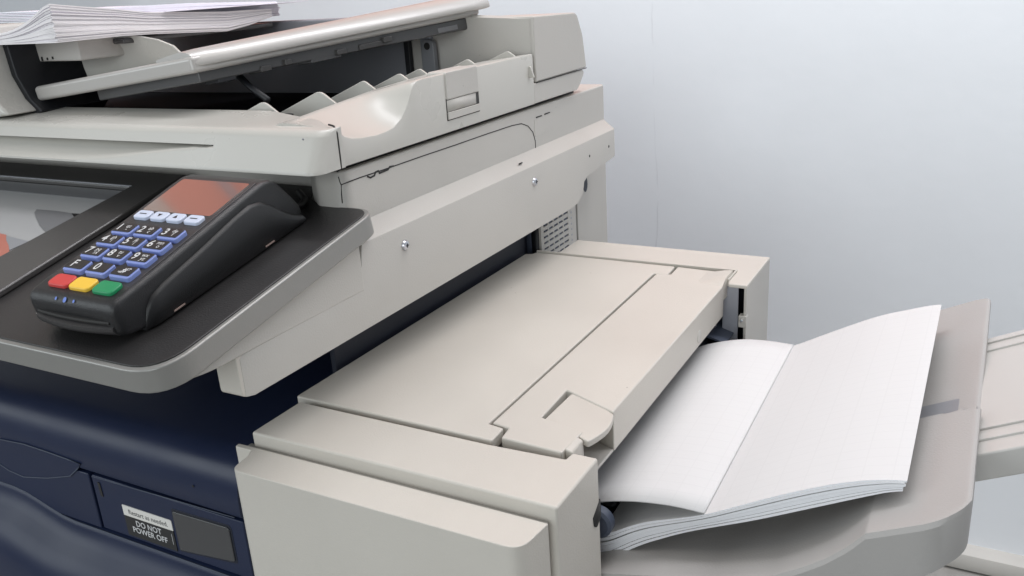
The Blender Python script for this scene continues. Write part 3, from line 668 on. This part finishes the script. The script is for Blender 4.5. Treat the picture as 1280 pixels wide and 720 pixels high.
# ================================================================== PAPERS IN THE TRAY
ftop = [(-.262, .8485), (-.2575, .8500), (-.225, .8720), (-.1716, .8930), (-.1347, .9145), (-.1004, .9335), (-.0681, .9487), (-.045, .9560), (-.0303, .9588)]
fbot = [(-.262, .8180), (-.2583, .8210), (-.2253, .8493), (-.1844, .8740), (-.1283, .9004), (-.0567, .9383), (-.0298, .9520)]
btop = [(-.262, .860), (-.225, .880), (-.1713, .9043), (-.1251, .9304), (-.0875, .9507), (-.0585, .9614), (-.0325, .9706), (-.029, .9712)]
def sm(tab, x):   # lightly smoothed lookup
    return sum(interp(tab, x+o)*w for o, w in ((-.012, .2), (-.006, .2), (0, .2), (.006, .2), (.012, .2)))
NS = 7
names = ['topmost printed set of the tray pile, its pale page curving up to the right',
         'second printed set down in the tray pile, right under the topmost one',
         'third printed set down in the tray pile', 'middle printed set of the seven in the tray pile',
         'fifth printed set down in the tray pile', 'last but one printed set at the bottom of the tray pile',
         'lowest printed set of the tray pile, lying directly on the grey tray']
for k in range(NS):
    t = 1-k/(NS-1)                # 1 top
    jx = 0 if k == 0 else random.uniform(-.0022, .0005); jy = 0 if k == 0 else random.uniform(-.0012, .0012)
    rows = []
    nx, ny = 60, 14
    for i in range(nx+1):
        x = -.262+(-.0303+.262)*i/nx
        lo = sm(fbot, x); hi = sm(ftop, x); th0 = (hi-lo)
        zf = lo+th0*(.13+.87*t)
        thk = min(.0032, th0/NS*.89)
        row = []
        for j in range(ny+1):
            v = j/ny; y = .580+.325*v
            zb_ = sm(btop, x)-(1-t)*th0*.8
            z = zf*(1-v)+zb_*v
            xx = x-(.0022*v if i == nx else .0022*v*i/nx)
            row.append((xx+jx, y+jy, z))
        rows.append((row, thk))
    topr = [r for r, _ in rows]; botr = [[(a, b, c-th) for a, b, c in r] for r, th in rows]
    n1 = len(topr[0]); N = len(topr)*n1
    vs = [p for r in topr for p in r]+[p for r in botr for p in r]; fs = []; fm = []
    for i in range(len(topr)-1):
        for j in range(n1-1):
            fs.append([i*n1+j, i*n1+j+1, (i+1)*n1+j+1, (i+1)*n1+j]); fm.append(0)
            fs.append([N+i*n1+j, N+i*n1+j+1, N+(i+1)*n1+j+1, N+(i+1)*n1+j]); fm.append(0)
        for j in (0, n1-1): fs.append([i*n1+j, (i+1)*n1+j, N+(i+1)*n1+j, N+i*n1+j]); fm.append(1)
    for i in (0, len(topr)-1):
        for j in range(n1-1): fs.append([i*n1+j, i*n1+j+1, N+i*n1+j+1, N+i*n1+j]); fm.append(1)
    o = build('printed_set', vs, fs, M['paper'], None, angle=40, mats=[M['paper'], M['edge']], fm=fm)
    at_ = o.data.attributes.new('layer', 'FLOAT', 'POINT')
    at_.data.foreach_set('value', [k*3.7+(1.0 if q_ < N else 0.0) for q_ in range(2*N)])
    o['label'] = names[k]; o['category'] = 'paper'; o['group'] = 'printed sets piled in the output tray'
# the sheet just coming out, arching from the exit onto the pile
ff = [(-.300, .858), (-.28, .872), (-.2586, .8831), (-.2316, .8903), (-.211, .8931), (-.1976, .8946), (-.1845, .8946), (-.1716, .8942)]
fb = [(-.300, .868), (-.2794, .886), (-.2518, .8971), (-.2249, .9042), (-.1987, .9060), (-.1713, .9052)]
def sm2(tab, x): return sum(interp(tab, x+o) for o in (-.01, -.005, 0, .005, .01))/5 if x < -.182 else interp(tab, x)
rows = []
for i in range(41):
    x = -.300+(-.1714+.300)*i/40; r = []
    for j in range(15):
        v = j/14; z = sm2(ff, x)*(1-v)+sm2(fb, x)*v+.0012
        r.append((x, .580+.325*v, z))
    rows.append(r)
o = grid('printed_sheets', rows, M['paper'], None)
sd = o.modifiers.new('solid', 'SOLIDIFY'); sd.thickness = .0011
o['label'] = 'arched sheets sliding out from under the beige cover, leading edge resting on the pile'; o['category'] = 'paper'

# ================================================================== PAPER PILES ON TOP OF THE FEEDER
def pile(name, label, corner, ang, w, d, zlist_f, n, mats, thick, fan=0, jit=.002, fold=0):
    """sheets in one bundle; corner = near left corner, ang = heading of the near edge"""
    cx, cy, zb = corner; ex = V((math.cos(ang), math.sin(ang), 0)); ey = V((-math.sin(ang), math.cos(ang), 0))
    vs = []; fs = []; fm = []
    nx, ny = 22, 8
    for k in range(n):
        t = k/(n-1)
        a = ang+random.uniform(-.006, .006)
        ex = V((-math.cos(a), math.sin(a), 0)); ey = V((math.sin(a), math.cos(a), 0))
        ox = random.uniform(-jit, jit)-fan*(1-t)*.0; oy = random.uniform(-jit, jit)
        base = len(vs)
        for lay in (0, 1):
            for i in range(nx+1):
                for j in range(ny+1):
                    u, v = i/nx, j/ny
                    p = V((cx, cy, 0))+ex*(u*w+ox+fan*math.sin(t*3)*.01)+ey*(v*d+oy)
                    z = zlist_f(u, v, t)+(thick if lay == 0 else 0)
                    vs.append((p.x, p.y, zb+z))
        q = (nx+1)*(ny+1)
        for i in range(nx):
            for j in range(ny):
                a0 = base+i*(ny+1)+j
                fs.append([a0, a0+1, a0+ny+2, a0+ny+1]); fm.append(0); fs.append([a0+q, a0+q+1, a0+q+ny+2, a0+q+ny+1]); fm.append(0)
            for j in (0, ny):
                a0 = base+i*(ny+1)+j; fs.append([a0, a0+ny+1, a0+ny+1+q, a0+q]); fm.append(1+(k*7 % 2))
        for i in (0, nx):
            for j in range(ny):
                a0 = base+i*(ny+1)+j; fs.append([a0, a0+1, a0+1+q, a0+q]); fm.append(1+(k*5 % 2))
    o = build(name, vs, fs, mats[0], None, smooth=False, mats=mats, fm=fm, own=corner)
    o['label'] = label; o['category'] = 'paper'; o['group'] = 'loose paper piles on the document feeder'
    return o
def z1(u, v, t):
    h = interp([(0, .037), (.15, .031), (.38, .0225), (.8, .022), (.95, .013), (1, .009)], v)*(.22+.78*math.exp(-(u/.22)**1.5))
    b = interp([(0, 0), (.3, 0), (.8, -.008), (.95, .002), (1, .004)], v)
    return b+h*t
def z2(u, v, t): return interp([(0, .026), (.5, .024), (1, .018)], v)*t+.001*math.sin(u*5+t*4)
pile('paper_pile', 'ragged front paper pile with upcurled corner on top of the feeder', (-.860, .600, 1.2645), 0, .225, .315, z1, 26, [M['lilac'], M['paper3'], M['paper3']], .00125, jit=.0014)
pile('paper_pile', 'flatter lilac paper pile behind the upcurled corner of the ragged pile', (-.888, .652, 1.269), .03, .21, .30, z2, 18, [M['lilac'], M['lilac'], M['paper2']], .0013, jit=.0014)
# a single loose sheet sticking out behind the pile
q = [V((-.95, .74, 1.286)), V((-.853, .74, 1.2865)), V((-.836, .965, 1.286)), V((-.95, .985, 1.283))]
o = build('loose_sheet', q+[v-V((0, 0, .0006)) for v in q], [[0, 1, 2, 3], [7, 6, 5, 4], [0, 1, 5, 4], [1, 2, 6, 5], [2, 3, 7, 6], [3, 0, 4, 7]], M['lilac'], None, smooth=False)
o['label'] = 'single pale sheet sticking out to the right behind the front pile'; o['category'] = 'paper'

# ================================================================== CARD TERMINAL
CT = thing('card_terminal', 'black card payment terminal with blue rimmed keys lying on the control panel', 'card terminal', pan(-.578, -.11, .0012))
N0 = .0014
def tp(x, p, n): return pan(x, p, n+N0)
def deckn(p): return .033+.1226*(p+.205)
xl_, xr_ = -.6275, -.5300
# body: loft of cross-sections along p, corners rounded
def section(p, zl, zh, half, r, cx=-.5785):
    pts = rnd([(cx-half, zl, min(r, .004)), (cx+half, zl, min(r, .004)), (cx+half, zh, r), (cx-half, zh, r)], 5)
    return [tp(x, p, n) for x, n in pts]
rows = [section(-.2158, .0120, .0215, .042, .003), section(-.2154, .0100, .0262, .0450, .004), section(-.2142, .0080, .0296, .0466, .005), section(-.2118, .0062, .0320, .0478, .0055),
        section(-.2075, .0045, .0334, .0482, .0055), section(-.196, .0025, .0347, .0485, .005), section(-.17, .0020, .0373, .0486, .005), section(-.13, .0018, .0422, .0487, .005),
        section(-.09, .0018, .0471, .0487, .005), section(-.060, .0018, .0508, .0487, .005), section(-.047, .0018, .0520, .0486, .005), section(-.038, .0018, .0505, .0484, .005),
        section(-.032, .0022, .0465, .048, .005), section(-.022, .003, .0315, .0475, .004), section(-.014, .004, .0170, .047, .003), section(-.0125, .006, .0120, .046, .002)]
grid('upper_shell', rows, M['tblack'], CT, closed=True, cap=True, angle=50)
# fuller lower shell wrapped round both sides, arched top line
def lowtop(p): return interp([(-.196, .006), (-.190, .017), (-.183, .0235), (-.17, .0270), (-.13, .0330), (-.09, .0400), (-.070, .0425), (-.058, .0400), (-.048, .0330), (-.040, .0250), (-.030, .0160), (-.016, .0080)], p)
for s in (1, -1):
    rows = []
    for p in [-.196, -.193, -.190, -.187, -.183, -.177, -.17, -.15, -.13, -.11, -.09, -.08, -.070, -.064, -.058, -.053, -.048, -.044, -.040, -.035, -.030, -.023, -.016]:
        h = lowtop(p); c = -.5785
        e = .0042*sstep((p+.197)/.012)
        rows.append([tp(c+s*a, p, b) for a, b in [(.040, .0006), (.0480+e*.6, .0006), (.0487+e, .0025), (.0487+e, h*.55), (.0487+e*.85, h-.0030), (.0487+e*.5, h-.0008), (.046, h), (.040, h)]])
    grid('lower_shell', rows, M['tside'], CT, closed=True, cap=True, angle=60)
# deck face (slightly recessed pad under the keys)
def onp(x, p, dz): return tp(x, p, deckn(p)+dz)
dk = rnd([(-.6225, -.2085, .006), (-.5355, -.2085, .006), (-.5345, -.048, .004), (-.6225, -.048, .004)])
prism('keypad_deck', dk, 'z', -.003, .0006, M['tdeck'], CT, .0004, fn=onp)
gl = rnd([(-.6175, -.1015, .003), (-.5390, -.1015, .003), (-.5385, -.0525, .003), (-.6170, -.0525, .003)])
prism('display', gl, 'z', -.001, .0012, M['glass'], CT, 0, fn=onp, smooth=False)
def keyb(name, x, p, w, h, dz, m, parent, r=.002, base=0, bev=.0008, shear=0):
    pts = rnd([(x-w/2, p-h/2, r), (x+w/2, p-h/2, r), (x+w/2, p+h/2, r), (x-w/2, p+h/2, r)], 4)
    return prism(name, pts, 'z', base, dz, m, parent, bev, fn=onp)
cx3 = [-.6035, -.5777, -.5508]
ux = V((1, 0, 0)); uyp = (onp(0, .01, 0)-onp(0, 0, 0)).normalized()
rowsK = [(-.1324, ['1', '2', '3'], ['qz', 'abc', 'def']), (-.1484, ['4', '5', '6'], ['ghi', 'jkl', 'mno']), (-.1645, ['7', '8', '9'], ['pqrs', 'tuv', 'wxyz']), (-.1817, ['F', '0', '.,#*'], ['', '', ''])]
for p, ds, ls in rowsK:
    for x, d_, l_ in zip(cx3, ds, ls):
        k = keyb('key', x, p, .0220, .0130, .0040, M['keyblue'], CT, r=.0024, bev=.0005)
        keyb('key_cap', x-.0010, p+.0011, .0200, .0106, .0045, M['keytop'], k, r=.0014, base=.003, bev=.0002)
        g = []
        if l_: g = [text_geo(d_, .0112, onp(x-.0066, p+.0009, .0047), ux, uyp, None, 'CENTER', .0002), text_geo(l_[:2], .0058, onp(x+.0024, p+.0030, .0047), ux, uyp, None, 'CENTER', .00004), text_geo(l_[2:] or '-', .0058, onp(x+.0034, p-.0012, .0047), ux, uyp, None, 'CENTER', .00004)]
        else: g = [text_geo(d_, .0112 if len(d_) == 1 else .0075, onp(x-(.0035 if len(d_) == 1 else 0), p+.0009, .0047), ux, uyp, None, 'CENTER', .0002)]
        build('key_legend', *merge(*g), M['legend'], k, smooth=False)
for x, mm, lb in zip([-.6015, -.5775, -.5515], ['red', 'yellow', 'green'], ['red', 'yellow', 'green']):
    k = keyb('key', x, -.1985, .0225, .0130, .0036, M[mm], CT, r=.004, bev=.0012); k['label'] = lb+' function key'
for x, sh in zip([-.6065, -.5872, -.5685, -.5485], ['bar', 'dn', 'up', 'bar']):
    k = keyb('key', x, -.1096, .0165, .0105, .0034, M['navkey'], CT, r=.003, bev=.001); k['label'] = 'pale navigation key'
    s = .0022
    tri = {'bar': [(-.004, -.0005), (.004, -.0005), (.004, .0005), (-.004, .0005)], 'dn': [(-s, s*.8), (s, s*.8), (0, -s)], 'up': [(-s, -s*.8), (s, -s*.8), (0, s)]}[sh]
    build('key_symbol', [onp(x+a, -.1096+b, .0036) for a, b in tri], [list(range(len(tri)))], M['keytop'], k, smooth=False)
# card slot mouth, lower lip and small blue marks
rows = []
for i in range(11):
    t = i/10; x = -.5785-.0400+.080*t; b = .0022*(1-(2*t-1)**2)
    rows.append([tp(x, -.2160-b, .0195), tp(x, -.2166-b, .0182), tp(x, -.2160-b, .0166), tp(x, -.210, .0166), tp(x, -.210, .0195)])
grid('card_slot', rows, M['seam'], CT, closed=True, cap=True, smooth=False)
rows = []
for i in range(15):
    t = i/14; x = -.5785-.0430+.086*t; b = .0048*(1-(2*t-1)**2)
    rows.append([tp(x, -.2150-b*.9, .0160), tp(x, -.2172-b, .0150), tp(x, -.2176-b, .0128), tp(x, -.2166-b, .0100), tp(x, -.2135-b*.6, .0070), tp(x, -.206, .0065), tp(x, -.206, .0162)])
grid('slot_lip', rows, M['tdeck'], CT, closed=True, cap=True, angle=50)
mk = []
for dx, h in ((-.010, .0012), (0, .002), (.010, .0012)):
    c = -.5785-.004+dx; p_ = -.2136
    mk.append(([tp(c+math.cos(a)*h*.9, p_+math.sin(a)*h*.8-.0003, .0305+.0005+math.sin(a)*h*.75) for a in [j*math.pi/5 for j in range(10)]], [list(range(10))]))
build('slot_mark', *merge(*mk), M['led'], CT, smooth=False)
# two worn metallic rub marks low on the side
for p in (-.167, -.064):
    prism('side_clip', [(-.0055, 0), (.0055, 0), (.0055, .0012), (-.0055, .0012)], 'z', 0, .0004, M['clip'], CT, 0, smooth=False, fn=lambda a, b, c, p=p: tp(-.5254+c, p+a, .0035+b))
# cable stub leaving the back
tube('cable', [tp(-.552, -.02, .012), tp(-.549, -.006, .0085), tp(-.549, .006, .0045), tp(-.556, .020, .0035), tp(-.575, .034, .0035)], .0032, M['tside'], CT, 10)

# ================================================================== LIGHT
def area(name, loc, target, size, power, color, sy=None):
    l = bpy.data.lights.new(name, 'AREA'); l.energy = power; l.color = color; l.size = size
    if sy: l.shape = 'RECTANGLE'; l.size_y = sy
    o = bpy.data.objects.new(name, l); COL.objects.link(o); o.location = loc
    o.rotation_euler = (V(target)-V(loc)).to_track_quat('-Z', 'Y').to_euler(); return o
area('overhead_light', (-.1, .55, 2.75), (-.1, .7, 0), 1.3, 8.5, (1, .95, .89), 1.3)
area('overhead_light', (.3, 1.42, 2.85), (.2, 1.85, .6), 3.4, 42, (.97, .96, 1), .25)  # wash added close to the back wall to brighten it from above
area('front_light', (-2.3, -1.3, 1.9), (-.5, .7, 1.0), 1.8, 24, (.90, .97, 1), 1.5)
area('front_light', (.2, -2.6, 1.7), (-.3, .6, .9), 1.6, 32, (.92, .98, 1), 1.4)  # fill added from the front to lift the front faces
w = bpy.data.worlds.new('World'); S.world = w; w.use_nodes = True
bg = w.node_tree.nodes['Background']; bg.inputs[0].default_value = (.86, .92, 1, 1); bg.inputs[1].default_value = .39
S.view_settings.view_transform = 'Standard'; S.view_settings.look = 'None'; S.view_settings.exposure = 0; S.view_settings.gamma = 1
S.render.engine = 'CYCLES'
